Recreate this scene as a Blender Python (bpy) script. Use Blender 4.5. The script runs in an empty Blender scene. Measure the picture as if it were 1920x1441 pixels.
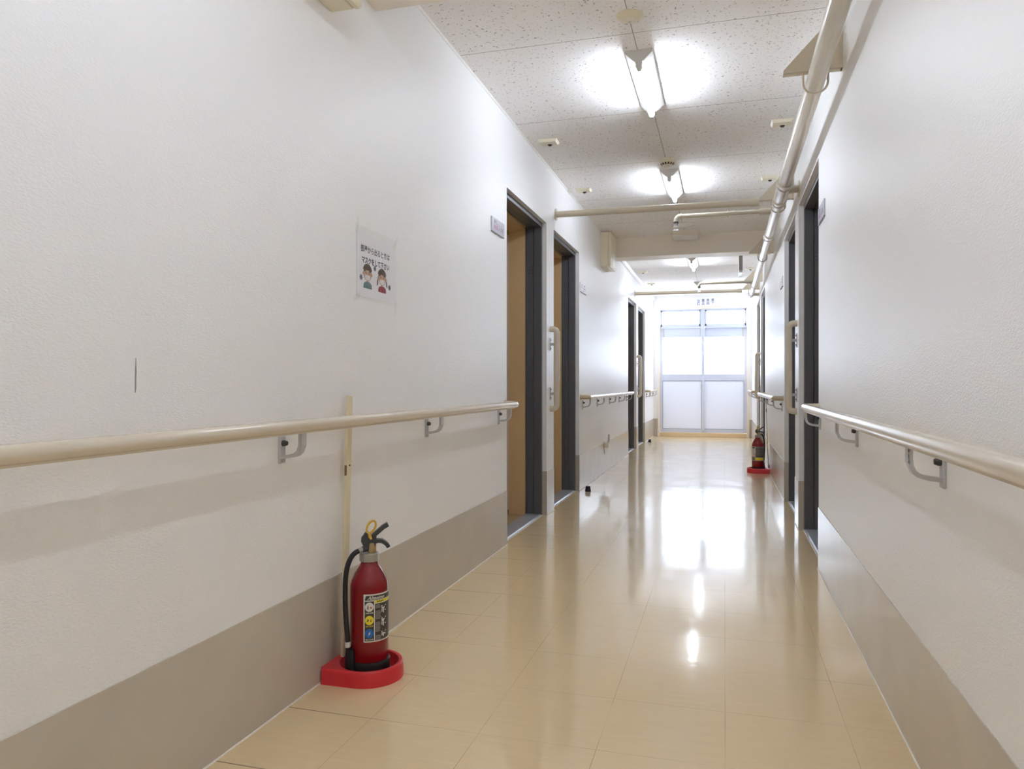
import bpy, math, random
from mathutils import Vector, Matrix
random.seed(7)
S = bpy.context.scene
COL = S.collection
PI = math.pi

# ------------------------------------------------------------------ helpers
ORG = {}

class MB:
    """collects shapes (world coordinates) and links them as ONE mesh object"""
    def __init__(self):
        self.v = []; self.f = []; self.m = []
    def add(self, vs, fs, mat=0):
        o = len(self.v)
        self.v += [Vector(p) for p in vs]
        for f in fs:
            self.f.append([i + o for i in f]); self.m.append(mat)
        return self
    def box(self, x0, x1, y0, y1, z0, z1, mat=0):
        if x0 > x1: x0, x1 = x1, x0
        if y0 > y1: y0, y1 = y1, y0
        vs = [(x, y, z) for z in (z0, z1) for y in (y0, y1) for x in (x0, x1)]
        return self.add(vs, [(0, 2, 3, 1), (4, 5, 7, 6), (0, 1, 5, 4), (2, 6, 7, 3), (0, 4, 6, 2), (1, 3, 7, 5)], mat)
    def cbox(self, x0, x1, y0, y1, z0, z1, c=.003, mat=0):
        """box with chamfered edges"""
        if x0 > x1: x0, x1 = x1, x0
        if y0 > y1: y0, y1 = y1, y0
        P = {}
        vs = []
        for ix, x in enumerate((x0, x1)):
            for iy, y in enumerate((y0, y1)):
                for iz, z in enumerate((z0, z1)):
                    sx, sy, sz = (1 - 2*ix), (1 - 2*iy), (1 - 2*iz)
                    for k, d in enumerate(((0, sy*c, sz*c), (sx*c, 0, sz*c), (sx*c, sy*c, 0))):
                        P[ix, iy, iz, k] = len(vs); vs.append((x + d[0], y + d[1], z + d[2]))
        fs = []
        for a in (0, 1):
            fs.append([P[a, 0, 0, 0], P[a, 1, 0, 0], P[a, 1, 1, 0], P[a, 0, 1, 0]][::(-1 if a == 0 else 1)])
            fs.append([P[0, a, 0, 1], P[0, a, 1, 1], P[1, a, 1, 1], P[1, a, 0, 1]][::(-1 if a == 0 else 1)])
            fs.append([P[0, 0, a, 2], P[1, 0, a, 2], P[1, 1, a, 2], P[0, 1, a, 2]][::(-1 if a == 0 else 1)])
        for a in (0, 1):
            for b in (0, 1):
                fs.append([P[a, b, 0, 0], P[a, b, 0, 1], P[a, b, 1, 1], P[a, b, 1, 0]])
                fs.append([P[a, 0, b, 0], P[a, 1, b, 0], P[a, 1, b, 2], P[a, 0, b, 2]])
                fs.append([P[0, a, b, 1], P[1, a, b, 1], P[1, a, b, 2], P[0, a, b, 2]])
                for d in (0, 1):
                    fs.append([P[a, b, d, 0], P[a, b, d, 1], P[a, b, d, 2]])
        return self.add(vs, fs, mat)
    def prism(self, poly, axis, a0, a1, mat=0):
        """polygon in the two other axes (x,z for 'y'; y,z for 'x'; x,y for 'z') pushed along axis"""
        def P(p, a):
            return {'y': (p[0], a, p[1]), 'x': (a, p[0], p[1]), 'z': (p[0], p[1], a)}[axis]
        n = len(poly)
        vs = [P(p, a0) for p in poly] + [P(p, a1) for p in poly]
        fs = [list(range(n)), list(range(2*n - 1, n - 1, -1))]
        fs += [(i, (i + 1) % n, (i + 1) % n + n, i + n) for i in range(n)]
        return self.add(vs, fs, mat)
    def tube(self, pts, r, n=16, mat=0, closed=False, sx=1.0):
        pts = [Vector(p) for p in pts]
        R = r if isinstance(r, (list, tuple)) else [r] * len(pts)
        N = len(pts)
        ref = None; rings = []
        for i in range(N):
            a = pts[(i - 1) % N] if (closed or i > 0) else pts[i]
            b = pts[(i + 1) % N] if (closed or i < N - 1) else pts[i]
            t = (b - a).normalized()
            if ref is None:
                ref = Vector((0, 0, 1)) if abs(t.z) < .9 else Vector((1, 0, 0))
            u = (ref - t * ref.dot(t)).normalized(); w = t.cross(u); ref = u
            rings.append([pts[i] + (u * math.cos(2*PI*k/n) + w * math.sin(2*PI*k/n) * sx) * R[i] for k in range(n)])
        vs = [p for q in rings for p in q]; fs = []
        for i in range(N if closed else N - 1):
            j = (i + 1) % N
            fs += [(i*n + k, i*n + (k + 1) % n, j*n + (k + 1) % n, j*n + k) for k in range(n)]
        if not closed:
            fs += [list(range(n))[::-1], [(N - 1)*n + k for k in range(n)]]
        return self.add(vs, fs, mat)
    def lathe(self, prof, c=(0, 0, 0), n=32, mat=0, axis='z', caps=True):
        """profile [(r, h)] turned about axis through c"""
        vs = []; fs = []; N = len(prof)
        for r, h in prof:
            for k in range(n):
                a = 2*PI*k/n; p, q = r*math.cos(a), r*math.sin(a)
                d = {'z': (p, q, h), 'x': (h, p, q), 'y': (q, h, p)}[axis]
                vs.append((c[0] + d[0], c[1] + d[1], c[2] + d[2]))
        for i in range(N - 1):
            fs += [(i*n + k, i*n + (k + 1) % n, (i + 1)*n + (k + 1) % n, (i + 1)*n + k) for k in range(n)]
        if caps and prof[0][0] > 1e-6: fs.append(list(range(n))[::-1])
        if caps and prof[-1][0] > 1e-6: fs.append([(N - 1)*n + k for k in range(n)])
        return self.add(vs, fs, mat)
    def poly(self, pts, mat=0):
        return self.add(pts, [list(range(len(pts)))], mat)
    def disc(self, cx, cy, r, z, mat=0, n=28, ry=None, a0=0, a1=2*PI):
        ry = ry or r
        full = abs(a1 - a0 - 2*PI) < 1e-6
        k = n if full else n + 1
        return self.poly([(cx + r*math.cos(a0 + (a1 - a0)*i/n), cy + ry*math.sin(a0 + (a1 - a0)*i/n), z) for i in range(k)], mat)
    def rect(self, x0, x1, y0, y1, z, mat=0, nx=1):
        for i in range(nx):
            a = x0 + (x1 - x0)*i/nx; b = x0 + (x1 - x0)*(i + 1)/nx
            self.poly([(a, y0, z), (b, y0, z), (b, y1, z), (a, y1, z)], mat)
        return self
    def text(self, body, x, y, z, size, mat=0, bold=0.0, width=None, align='LEFT', shear=0):
        cu = bpy.data.curves.new('t', 'FONT'); cu.body = body; cu.size = size
        cu.offset = bold; cu.align_x = align; cu.resolution_u = 2; cu.shear = shear
        ob = bpy.data.objects.new('t', cu); COL.objects.link(ob)
        dg = bpy.context.evaluated_depsgraph_get(); dg.update()
        me = bpy.data.meshes.new_from_object(ob.evaluated_get(dg))
        vs = [v.co.copy() for v in me.vertices]; fs = [list(p.vertices) for p in me.polygons]
        if vs:
            x0 = min(v.x for v in vs); x1 = max(v.x for v in vs)
            k = width / (x1 - x0) if width else 1
            for v in vs: v.x = (v.x - (x0 if width else 0)) * k + x; v.y += y; v.z = z
            self.add(vs, fs, mat)
        bpy.data.objects.remove(ob); bpy.data.meshes.remove(me); bpy.data.curves.remove(cu)
        return self
    def warp(self, fn):
        self.v = [Vector(fn(p)) for p in self.v]; return self
    def build(self, name, mats, parent=None, smooth=40, local=False, rot=None, loc=None):
        off = Vector((0, 0, 0))
        if parent is not None and not local: off = ORG[parent.name]
        me = bpy.data.meshes.new(name)
        me.from_pydata([p - off for p in self.v], [], self.f)
        mats = mats if isinstance(mats, (list, tuple)) else [mats]
        for m in mats: me.materials.append(m)
        for p, i in zip(me.polygons, self.m): p.material_index = i
        if smooth:
            for p in me.polygons: p.use_smooth = True
            me.set_sharp_from_angle(angle=math.radians(smooth))
        me.update()
        o = bpy.data.objects.new(name, me); COL.objects.link(o)
        if parent is not None: o.parent = parent
        if rot: o.rotation_euler = rot
        if loc: o.location = loc
        ORG[o.name] = off
        return o

def tag(o, label=None, cat=None, group=None, kind=None):
    if label: o['label'] = label
    if cat: o['category'] = cat
    if group: o['group'] = group
    if kind: o['kind'] = kind
    return o

def thing(name, loc, label=None, cat=None, group=None, rot=(0, 0, 0), kind=None):
    o = bpy.data.objects.new(name, None); COL.objects.link(o)
    o.location = loc; o.rotation_euler = rot; o.empty_display_size = .05
    ORG[o.name] = Vector(loc)
    return tag(o, label, cat, group, kind)

def dup(root, move, label, group=None):
    r = root.copy(); COL.objects.link(r); r.location = root.location + Vector(move); r['label'] = label
    if group: r['group'] = group
    ORG[r.name] = ORG[root.name] + Vector(move)
    for ch in list(root.children):
        c = ch.copy(); COL.objects.link(c); c.parent = r
        for g in list(ch.children):
            d = g.copy(); COL.objects.link(d); d.parent = c
    return r

# ------------------------------------------------------------------ materials
def mat(name, color, rough=.5, metal=0.0, spec=.5, coat=0.0, bump=None, emit=None, coat_rough=.03):
    m = bpy.data.materials.new(name); m.use_nodes = True
    nt = m.node_tree; b = nt.nodes['Principled BSDF']
    b.inputs['Base Color'].default_value = (*color, 1)
    b.inputs['Roughness'].default_value = rough
    b.inputs['Metallic'].default_value = metal
    b.inputs['Specular IOR Level'].default_value = spec
    b.inputs['Coat Weight'].default_value = coat
    b.inputs['Coat Roughness'].default_value = coat_rough
    if emit:
        b.inputs['Emission Color'].default_value = (*emit[0], 1)
        b.inputs['Emission Strength'].default_value = emit[1]
    if bump:
        tc = nt.nodes.new('ShaderNodeTexCoord'); n = nt.nodes.new('ShaderNodeTexNoise'); bp = nt.nodes.new('ShaderNodeBump')
        n.inputs['Scale'].default_value = bump[0]; n.inputs['Detail'].default_value = 2
        bp.inputs['Strength'].default_value = bump[1]; bp.inputs['Distance'].default_value = bump[2]
        nt.links.new(tc.outputs['Object'], n.inputs['Vector'])
        nt.links.new(n.outputs['Fac'], bp.inputs['Height'])
        nt.links.new(bp.outputs['Normal'], b.inputs['Normal'])
    return m

def N(nt, t, **kw):
    n = nt.nodes.new(t)
    for k, v in kw.items():
        if k.startswith('in_'): n.inputs[int(k[3:])].default_value = v
        else: setattr(n, k, v)
    return n

def grid_line(nt, sock, off, step, width):
    """1 on thin joints every step along the coordinate"""
    a = N(nt, 'ShaderNodeMath', operation='SUBTRACT', in_1=off); nt.links.new(sock, a.inputs[0])
    b = N(nt, 'ShaderNodeMath', operation='DIVIDE', in_1=step); nt.links.new(a.outputs[0], b.inputs[0])
    c = N(nt, 'ShaderNodeMath', operation='ADD', in_1=.5); nt.links.new(b.outputs[0], c.inputs[0])
    d = N(nt, 'ShaderNodeMath', operation='FRACT'); nt.links.new(c.outputs[0], d.inputs[0])
    e = N(nt, 'ShaderNodeMath', operation='SUBTRACT', in_1=.5); nt.links.new(d.outputs[0], e.inputs[0])
    f = N(nt, 'ShaderNodeMath', operation='ABSOLUTE'); nt.links.new(e.outputs[0], f.inputs[0])
    g = N(nt, 'ShaderNodeMath', operation='LESS_THAN', in_1=width/step/2); nt.links.new(f.outputs[0], g.inputs[0])
    return g.outputs[0]

def ramp(nt, sock, stops):
    r = nt.nodes.new('ShaderNodeValToRGB'); e = r.color_ramp.elements
    while len(e) < len(stops): e.new(.5)
    for q, (p, c) in zip(e, stops): q.position = p; q.color = (*c, 1) if len(c) == 3 else c
    nt.links.new(sock, r.inputs[0]); return r.outputs[0]

def mixc(nt, fac, a, b, blend='MIX'):
    m = nt.nodes.new('ShaderNodeMix'); m.data_type = 'RGBA'; m.blend_type = blend
    if isinstance(fac, (int, float)): m.inputs[0].default_value = fac
    else: nt.links.new(fac, m.inputs[0])
    for i, c in ((6, a), (7, b)):
        if isinstance(c, tuple): m.inputs[i].default_value = (*c, 1)
        else: nt.links.new(c, m.inputs[i])
    return m.outputs[2]

def wallpaper():
    m = mat('embossed_wallpaper', (.88, .88, .885), .36, spec=.5)
    nt = m.node_tree; b = nt.nodes['Principled BSDF']
    tc = N(nt, 'ShaderNodeTexCoord')
    mp = N(nt, 'ShaderNodeMapping'); mp.inputs['Scale'].default_value = (1, .55, 1.25); nt.links.new(tc.outputs['Object'], mp.inputs[0])
    n = N(nt, 'ShaderNodeTexNoise'); n.inputs['Scale'].default_value = 250; n.inputs['Detail'].default_value = 3
    nt.links.new(mp.outputs[0], n.inputs['Vector'])
    bp = N(nt, 'ShaderNodeBump'); bp.inputs['Strength'].default_value = .55; bp.inputs['Distance'].default_value = .002
    nt.links.new(n.outputs['Fac'], bp.inputs['Height']); nt.links.new(bp.outputs[0], b.inputs['Normal'])
    return m

def ceiling_board():
    m = mat('mineral_ceiling_board', (.76, .73, .70), .8, spec=.2)
    nt = m.node_tree; b = nt.nodes['Principled BSDF']
    tc = N(nt, 'ShaderNodeTexCoord'); sp = N(nt, 'ShaderNodeSeparateXYZ'); nt.links.new(tc.outputs['Object'], sp.inputs[0])
    n = N(nt, 'ShaderNodeTexNoise'); n.inputs['Scale'].default_value = 88; n.inputs['Detail'].default_value = 1.0; n.inputs['Distortion'].default_value = .9
    nt.links.new(tc.outputs['Object'], n.inputs['Vector'])
    fl = ramp(nt, n.outputs['Fac'], [(.655, (0, 0, 0)), (.70, (1, 1, 1))])
    n2 = N(nt, 'ShaderNodeTexNoise'); n2.inputs['Scale'].default_value = 230; nt.links.new(tc.outputs['Object'], n2.inputs['Vector'])
    base = mixc(nt, n2.outputs['Fac'], (.87, .855, .845), (.92, .905, .895))
    c = mixc(nt, fl, base, (.44, .41, .385))
    jy = grid_line(nt, sp.outputs[1], 3.17, .935, .004)
    jx = grid_line(nt, sp.outputs[0], -.375, 1.82, .004)
    mx = N(nt, 'ShaderNodeMath', operation='MAXIMUM'); nt.links.new(jy, mx.inputs[0]); nt.links.new(jx, mx.inputs[1])
    c = mixc(nt, mx.outputs[0], c, (.40, .36, .33))
    nt.links.new(c, b.inputs['Base Color'])
    return m

def floor_tile():
    m = mat('waxed_vinyl_tile', (.6, .45, .27), .12, spec=.5, coat=.35, coat_rough=.36)
    nt = m.node_tree; b = nt.nodes['Principled BSDF']
    tc = N(nt, 'ShaderNodeTexCoord'); sp = N(nt, 'ShaderNodeSeparateXYZ'); nt.links.new(tc.outputs['Object'], sp.inputs[0])
    # one shade per tile
    mp = N(nt, 'ShaderNodeMapping'); mp.inputs['Location'].default_value = (.303, -1.492, 0); nt.links.new(tc.outputs['Object'], mp.inputs[0])
    sn = N(nt, 'ShaderNodeVectorMath', operation='SNAP'); sn.inputs[1].default_value = (.305, .305, 10); nt.links.new(mp.outputs[0], sn.inputs[0])
    wn = N(nt, 'ShaderNodeTexWhiteNoise'); nt.links.new(sn.outputs[0], wn.inputs['Vector'])
    m3 = N(nt, 'ShaderNodeMapping'); m3.inputs['Scale'].default_value = (9, 60, 9); nt.links.new(tc.outputs['Object'], m3.inputs[0])
    n1 = N(nt, 'ShaderNodeTexNoise'); n1.inputs['Scale'].default_value = 1.0; n1.inputs['Detail'].default_value = 4; nt.links.new(m3.outputs[0], n1.inputs['Vector'])
    ca = mixc(nt, wn.outputs['Value'], FLOOR_A, FLOOR_B)
    vein = ramp(nt, n1.outputs['Fac'], [(.35, (0, 0, 0)), (.75, (1, 1, 1))])
    cb = mixc(nt, vein, ca, FLOOR_C)
    jy = grid_line(nt, sp.outputs[1], 1.797, .305, .0022)
    jx = grid_line(nt, sp.outputs[0], .002, .305, .0022)
    mx = N(nt, 'ShaderNodeMath', operation='MAXIMUM'); nt.links.new(jy, mx.inputs[0]); nt.links.new(jx, mx.inputs[1])
    n5 = N(nt, 'ShaderNodeTexNoise'); n5.inputs['Scale'].default_value = 2.3; nt.links.new(tc.outputs['Object'], n5.inputs['Vector'])
    jf = ramp(nt, n5.outputs['Fac'], [(.35, (.12, .12, .12)), (.65, (.62, .62, .62))])
    jm = N(nt, 'ShaderNodeMath', operation='MULTIPLY'); nt.links.new(mx.outputs[0], jm.inputs[0]); nt.links.new(jf, jm.inputs[1])
    c = mixc(nt, jm.outputs[0], cb, (.34, .25, .15))
    gx = N(nt, 'ShaderNodeMapRange'); gx.inputs[1].default_value = -.80; gx.inputs[2].default_value = -1.08; nt.links.new(sp.outputs[0], gx.inputs[0])
    gm = N(nt, 'ShaderNodeMath', operation='MULTIPLY'); nt.links.new(gx.outputs[0], gm.inputs[0])
    nt.links.new(grid_line(nt, sp.outputs[1], 1.797, .305, .0034), gm.inputs[1])       # dirty open joints along the left wall
    gn = N(nt, 'ShaderNodeMath', operation='MULTIPLY', in_1=.8); nt.links.new(gm.outputs[0], gn.inputs[0])
    c = mixc(nt, gn.outputs[0], c, (.13, .085, .045))
    nt.links.new(c, b.inputs['Base Color'])
    # wax: cloudy scuffs change the gloss
    n6 = N(nt, 'ShaderNodeTexNoise'); n6.inputs['Scale'].default_value = 3.5; n6.inputs['Detail'].default_value = 6; n6.inputs['Roughness'].default_value = .7
    nt.links.new(tc.outputs['Object'], n6.inputs['Vector'])
    rr = ramp(nt, n6.outputs['Fac'], [(.40, (.07,)*3), (.70, (.17,)*3)])
    nt.links.new(rr, b.inputs['Roughness'])
    m4 = N(nt, 'ShaderNodeMapping'); m4.inputs['Scale'].default_value = (10, 30, 10); nt.links.new(tc.outputs['Object'], m4.inputs[0])
    n7 = N(nt, 'ShaderNodeTexNoise'); n7.inputs['Scale'].default_value = 1.0; n7.inputs['Detail'].default_value = 3; nt.links.new(m4.outputs[0], n7.inputs['Vector'])
    bp = N(nt, 'ShaderNodeBump'); bp.inputs['Strength'].default_value = .10; bp.inputs['Distance'].default_value = .002
    nt.links.new(n7.outputs['Fac'], bp.inputs['Height']); nt.links.new(bp.outputs[0], b.inputs['Normal'])
    return m

def skirting():
    m = mat('grey_vinyl_wainscot', (.42, .385, .335), .2, spec=.55)
    nt = m.node_tree; b = nt.nodes['Principled BSDF']
    tc = N(nt, 'ShaderNodeTexCoord')
    n = N(nt, 'ShaderNodeTexNoise'); n.inputs['Scale'].default_value = 5; n.inputs['Detail'].default_value = 5; nt.links.new(tc.outputs['Object'], n.inputs['Vector'])
    c = mixc(nt, n.outputs['Fac'], (.49, .445, .38), (.58, .535, .465))
    nt.links.new(c, b.inputs['Base Color'])
    n2 = N(nt, 'ShaderNodeTexNoise'); n2.inputs['Scale'].default_value = 90; nt.links.new(tc.outputs['Object'], n2.inputs['Vector'])
    bp = N(nt, 'ShaderNodeBump'); bp.inputs['Strength'].default_value = .12; bp.inputs['Distance'].default_value = .001
    nt.links.new(n2.outputs['Fac'], bp.inputs['Height']); nt.links.new(bp.outputs[0], b.inputs['Normal'])
    return m

def pane_material():
    m = bpy.data.materials.new('frosted_glass'); m.use_nodes = True
    nt = m.node_tree; nt.nodes.clear()
    o = N(nt, 'ShaderNodeOutputMaterial'); tr = N(nt, 'ShaderNodeBsdfTransparent'); tl = N(nt, 'ShaderNodeBsdfTranslucent'); gl = N(nt, 'ShaderNodeBsdfGlossy')
    tr.inputs[0].default_value = (.96, .97, .98, 1); tl.inputs[0].default_value = (.95, .96, .98, 1); gl.inputs['Roughness'].default_value = .1
    a = N(nt, 'ShaderNodeMixShader'); a.inputs[0].default_value = .25; nt.links.new(tr.outputs[0], a.inputs[1]); nt.links.new(tl.outputs[0], a.inputs[2])
    c = N(nt, 'ShaderNodeMixShader'); c.inputs[0].default_value = .05; nt.links.new(a.outputs[0], c.inputs[1]); nt.links.new(gl.outputs[0], c.inputs[2])
    nt.links.new(c.outputs[0], o.inputs[0]); return m

def panel_material():
    m = bpy.data.materials.new('white_door_panel'); m.use_nodes = True
    nt = m.node_tree; nt.nodes.clear()
    o = N(nt, 'ShaderNodeOutputMaterial'); d = N(nt, 'ShaderNodeBsdfDiffuse'); tl = N(nt, 'ShaderNodeBsdfTranslucent')
    d.inputs[0].default_value = (.86, .89, .96, 1); tl.inputs[0].default_value = (.80, .83, .90, 1)
    a = N(nt, 'ShaderNodeMixShader'); a.inputs[0].default_value = PANEL_T; nt.links.new(d.outputs[0], a.inputs[1]); nt.links.new(tl.outputs[0], a.inputs[2])
    nt.links.new(a.outputs[0], o.inputs[0]); return m

def film_material():
    m = bpy.data.materials.new('clear_plastic_film'); m.use_nodes = True
    nt = m.node_tree; nt.nodes.clear()
    o = N(nt, 'ShaderNodeOutputMaterial'); tr = N(nt, 'ShaderNodeBsdfTransparent'); gl = N(nt, 'ShaderNodeBsdfGlossy')
    gl.inputs['Roughness'].default_value = .22; tr.inputs[0].default_value = (.985, .985, .98, 1)
    c = N(nt, 'ShaderNodeMixShader'); c.inputs[0].default_value = .045; nt.links.new(tr.outputs[0], c.inputs[1]); nt.links.new(gl.outputs[0], c.inputs[2])
    nt.links.new(c.outputs[0], o.inputs[0]); return m

# tuning ------------------------------------------------------------
TUBE = 89.0
SKY = 7.5
UPLIGHT = 15.5
FLOOR_A = (.72, .565, .34); FLOOR_B = (.74, .585, .355); FLOOR_C = (.76, .605, .375)
PANEL_T = .06
EXPOSURE = 0.0

M = dict(
    wall=wallpaper(), ceil=ceiling_board(), floor=floor_tile(), skirt=skirting(), pane=pane_material(), panel=panel_material(), film=film_material(),
    caulk=mat('white_sealant', (.85, .83, .80), .4),
    beam=mat('painted_beam', (.86, .805, .72), .5, bump=(160, .15, .001)),
    trim=mat('white_cornice', (.84, .83, .80), .4),
    frame=mat('charcoal_door_frame', (.11, .112, .124), .36, spec=.5),
    steel=mat('brushed_threshold', (.46, .49, .56), .32, metal=.35),
    lining=mat('tan_lining_board', (.72, .50, .26), .5, bump=(40, .1, .001)),
    bead=mat('pale_corner_bead', (.75, .62, .50), .4),
    room=mat('tan_room_wall', (.55, .39, .21), .7),
    roomfloor=mat('room_floor', (.50, .36, .20), .35),
    cream=mat('cream_rail_plastic', (.66, .585, .47), .22, spec=.55, coat=.3, coat_rough=.12),
    creamcap=mat('tan_rail_cap', (.55, .45, .30), .3),
    pipe=mat('cream_painted_pipe', (.66, .61, .52), .25, spec=.5),
    pipedark=mat('taupe_painted_steel', (.66, .59, .47), .4),
    grey=mat('grey_cast_plastic', (.50, .50, .505), .35),
    black=mat('dark_bolt', (.05, .045, .04), .4),
    white=mat('white_enamel', (.85, .85, .84), .3),
    whitegrey=mat('white_socket', (.66, .65, .62), .4),
    tube=mat('lit_fluorescent_tube', (.9, .9, .9), .3, emit=((.87, .96, 1.10), TUBE)),
    device=mat('yellowed_ivory_plastic', (.78, .72, .56), .4),
    ivory=mat('ivory_plastic', (.78, .74, .64), .4),
    hole=mat('dark_opening', (.03, .022, .016), .6),
    alu=mat('white_aluminium', (.62, .66, .77), .4),
    alublue=mat('blue_grey_aluminium', (.15, .19, .30), .4),
    sill=mat('tan_wood_sill', (.70, .54, .34), .4),
    creamframe=mat('cream_door_surround', (.80, .72, .63), .4),
    red=mat('extinguisher_red', (.20, .004, .008), .16, spec=.35, coat=.3),
    standred=mat('red_moulded_plastic', (.56, .024, .032), .33, bump=(300, .05, .0005)),
    rubber=mat('black_rubber', (.012, .012, .013), .45),
    lever=mat('dark_grey_lever', (.06, .065, .07), .38, metal=.3),
    nut=mat('silver_collar_metal', (.42, .41, .39), .35, metal=.8),
    brass=mat('brass_valve', (.45, .33, .16), .4, metal=.6),
    yellow=mat('yellow_pin', (.62, .40, .05), .35),
    band=mat('white_band', (.75, .73, .69), .5),
    lwhite=mat('label_white', (.72, .70, .66), .4),
    lblack=mat('label_black', (.045, .040, .036), .4),
    lgrey=mat('label_grey', (.34, .325, .31), .4),
    lyellow=mat('label_yellow', (.75, .64, .04), .4),
    lblue=mat('label_blue', (.02, .14, .52), .4),
    lred=mat('label_red', (.40, .08, .05), .4),
    lgreen=mat('label_green', (.10, .14, .02), .4),
    lpeach=mat('label_peach', (.80, .55, .42), .4),
    pole=mat('cream_pole_plastic', (.74, .66, .47), .4),
    brown=mat('brown_slot', (.22, .12, .05), .6),
    paper=mat('printed_paper', (.88, .88, .93), .45),
    ink=mat('dark_print_ink', (.095, .085, .13), .5),
    hair=mat('print_brown', (.105, .06, .045), .5),
    skin=mat('print_skin', (.62, .40, .28), .5),
    teal=mat('print_teal', (.12, .22, .22), .5),
    maroon=mat('print_maroon', (.30, .03, .06), .5),
    mask=mat('print_white', (.80, .78, .80), .5),
    virus=mat('print_slate', (.14, .15, .19), .5),
    plate=mat('lavender_grey_plate', (.52, .51, .57), .3),
    plateedge=mat('plate_edge', (.25, .24, .26), .4),
    plink=mat('plate_ink', (.22, .20, .28), .5),
    pink=mat('plate_pink', (.52, .30, .44), .5),
    teargrey=mat('tear_grey', (.36, .335, .335), .7),  # own grey of the torn wallpaper
    speaker=mat('white_mesh_disc', (.88, .88, .87), .4),
    signgrey=mat('grey_sign_housing', (.42, .41, .41), .4),
    navy=mat('navy_rubber', (.010, .012, .035), .5),
    chrome=mat('chrome', (.8, .8, .82), .12, metal=1),
    purple=mat('sign_slate_ink', (.13, .12, .24), .5),
)

# ------------------------------------------------------------------ dimensions (metres)
XL, XR, H, YE, YB = -1.17, .442, 2.40, 12.85, -4.0
T = .13                                    # wall thickness
DH = 2.0                                   # door opening height
LD = [(3.95, 4.912), (5.13, 6.09), (9.37, 10.26), (10.49, 11.40)]
RD = [(3.862, 4.862), (5.10, 5.985), (8.80, 9.75), (9.98, 10.90)]

# ------------------------------------------------------------------ the setting
b = MB(); b.box(XL - T, XR + T, YB, YE + .15, -.12, 0)
tag(b.build('floor', M['floor'], smooth=0), kind='structure')
b = MB(); b.box(XL - T, XR + T, YB, YE + .15, H, H + .1)
tag(b.build('ceiling', M['ceil'], smooth=0), kind='structure')

def side_wall(name, xin, xout, doors):
    b = MB(); y = YB
    for a, c in doors:
        b.box(xin, xout, y, a, 0, H); b.box(xin, xout, a, c, DH, H); y = c
    b.box(xin, xout, y, YE + .15, 0, H)
    return tag(b.build(name, M['wall'], smooth=0), kind='structure')
wl = side_wall('wall_left', XL, XL - T, LD)
wr = side_wall('wall_right', XR, XR + T, RD)
b = MB(); b.prism([(1.2450, .8815), (1.2475, .89), (1.2482, .93), (1.2470, .953), (1.2455, .93), (1.2450, .90)], 'x', XL, XL + .0016)
b.build('wallpaper_tear', M['teargrey'], wl, smooth=0)
b = MB()
b.box(XL - T, -1.10, YE, YE + .15, 0, H); b.box(.40, XR + T, YE, YE + .15, 0, H); b.box(-1.10, .40, YE, YE + .15, 2.21, H)
tag(b.build('wall_end', M['wall'], smooth=0), kind='structure')
b = MB(); b.box(XL - T, XR + T, YB - .1, YB, -.1, H + .1)
tag(b.build('wall_back', M['wall'], smooth=0), kind='structure')
for y0, y1 in ((2.10, 2.34), (7.60, 7.83)):
    b = MB(); b.box(XL, XR, y0, y1, 2.20, H)
    tag(b.build('ceiling_beam', M['beam'], smooth=0), kind='structure')

def skirt(name, xin, d, doors):
    b = MB(); y = YB; h = .30
    for a, c in doors + [(YE, None)]:
        b.box(xin, xin + d*.003, y, a, 0, h, 0); b.box(xin, xin + d*.006, y, a, 0, .004, 1)
        if c:
            b.box(xin - d*.03, xin + d*.003, c - .0025, c, 0, h, 0); y = c
    return tag(b.build(name, [M['skirt'], M['caulk']], smooth=0), kind='structure')
skirt('baseboard_left', XL, 1, LD); skirt('baseboard_right', XR, -1, RD)
b = MB(); b.box(XL, -1.10, YE - .003, YE, 0, .30); b.box(.40, XR, YE - .003, YE, 0, .30)
tag(b.build('baseboard_end', M['skirt'], smooth=0), kind='structure')
for i, (x, d) in enumerate(((XL, 1), (XR, -1))):
    b = MB()
    for y0, y1 in ((YB, 2.10), (2.34, 7.60), (7.83, YE)):
        b.prism([(x, H), (x + d*.009, H), (x + d*.007, H - .003), (x + d*.003, H - .008), (x, H - .008)], 'y', y0, y1)
    tag(b.build('trim_%d' % (i + 1), M['trim'], smooth=0), kind='structure')

def room(name, x, d, y0, y1):
    x2 = x - d*2.4
    b = MB(); z1 = 2.42
    P = lambda X, Y, Z: (X, Y, Z)
    b.poly([P(x, y0, 0), P(x2, y0, 0), P(x2, y1, 0), P(x, y1, 0)], 1)
    b.poly([P(x, y0, z1), P(x2, y0, z1), P(x2, y1, z1), P(x, y1, z1)], 0)
    b.poly([P(x2, y0, 0), P(x2, y1, 0), P(x2, y1, z1), P(x2, y0, z1)], 0)
    for y in (y0, y1): b.poly([P(x, y, 0), P(x2, y, 0), P(x2, y, z1), P(x, y, z1)], 0)
    tag(b.build(name, [M['room'], M['roomfloor']], smooth=0), kind='structure')
room('side_room', XL - T, 1, 3.4, 6.6); room('side_room', XL - T, 1, 8.85, 11.9)
room('side_room', XR + T, -1, 3.4, 6.5); room('side_room', XR + T, -1, 8.3, 11.4)

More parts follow.
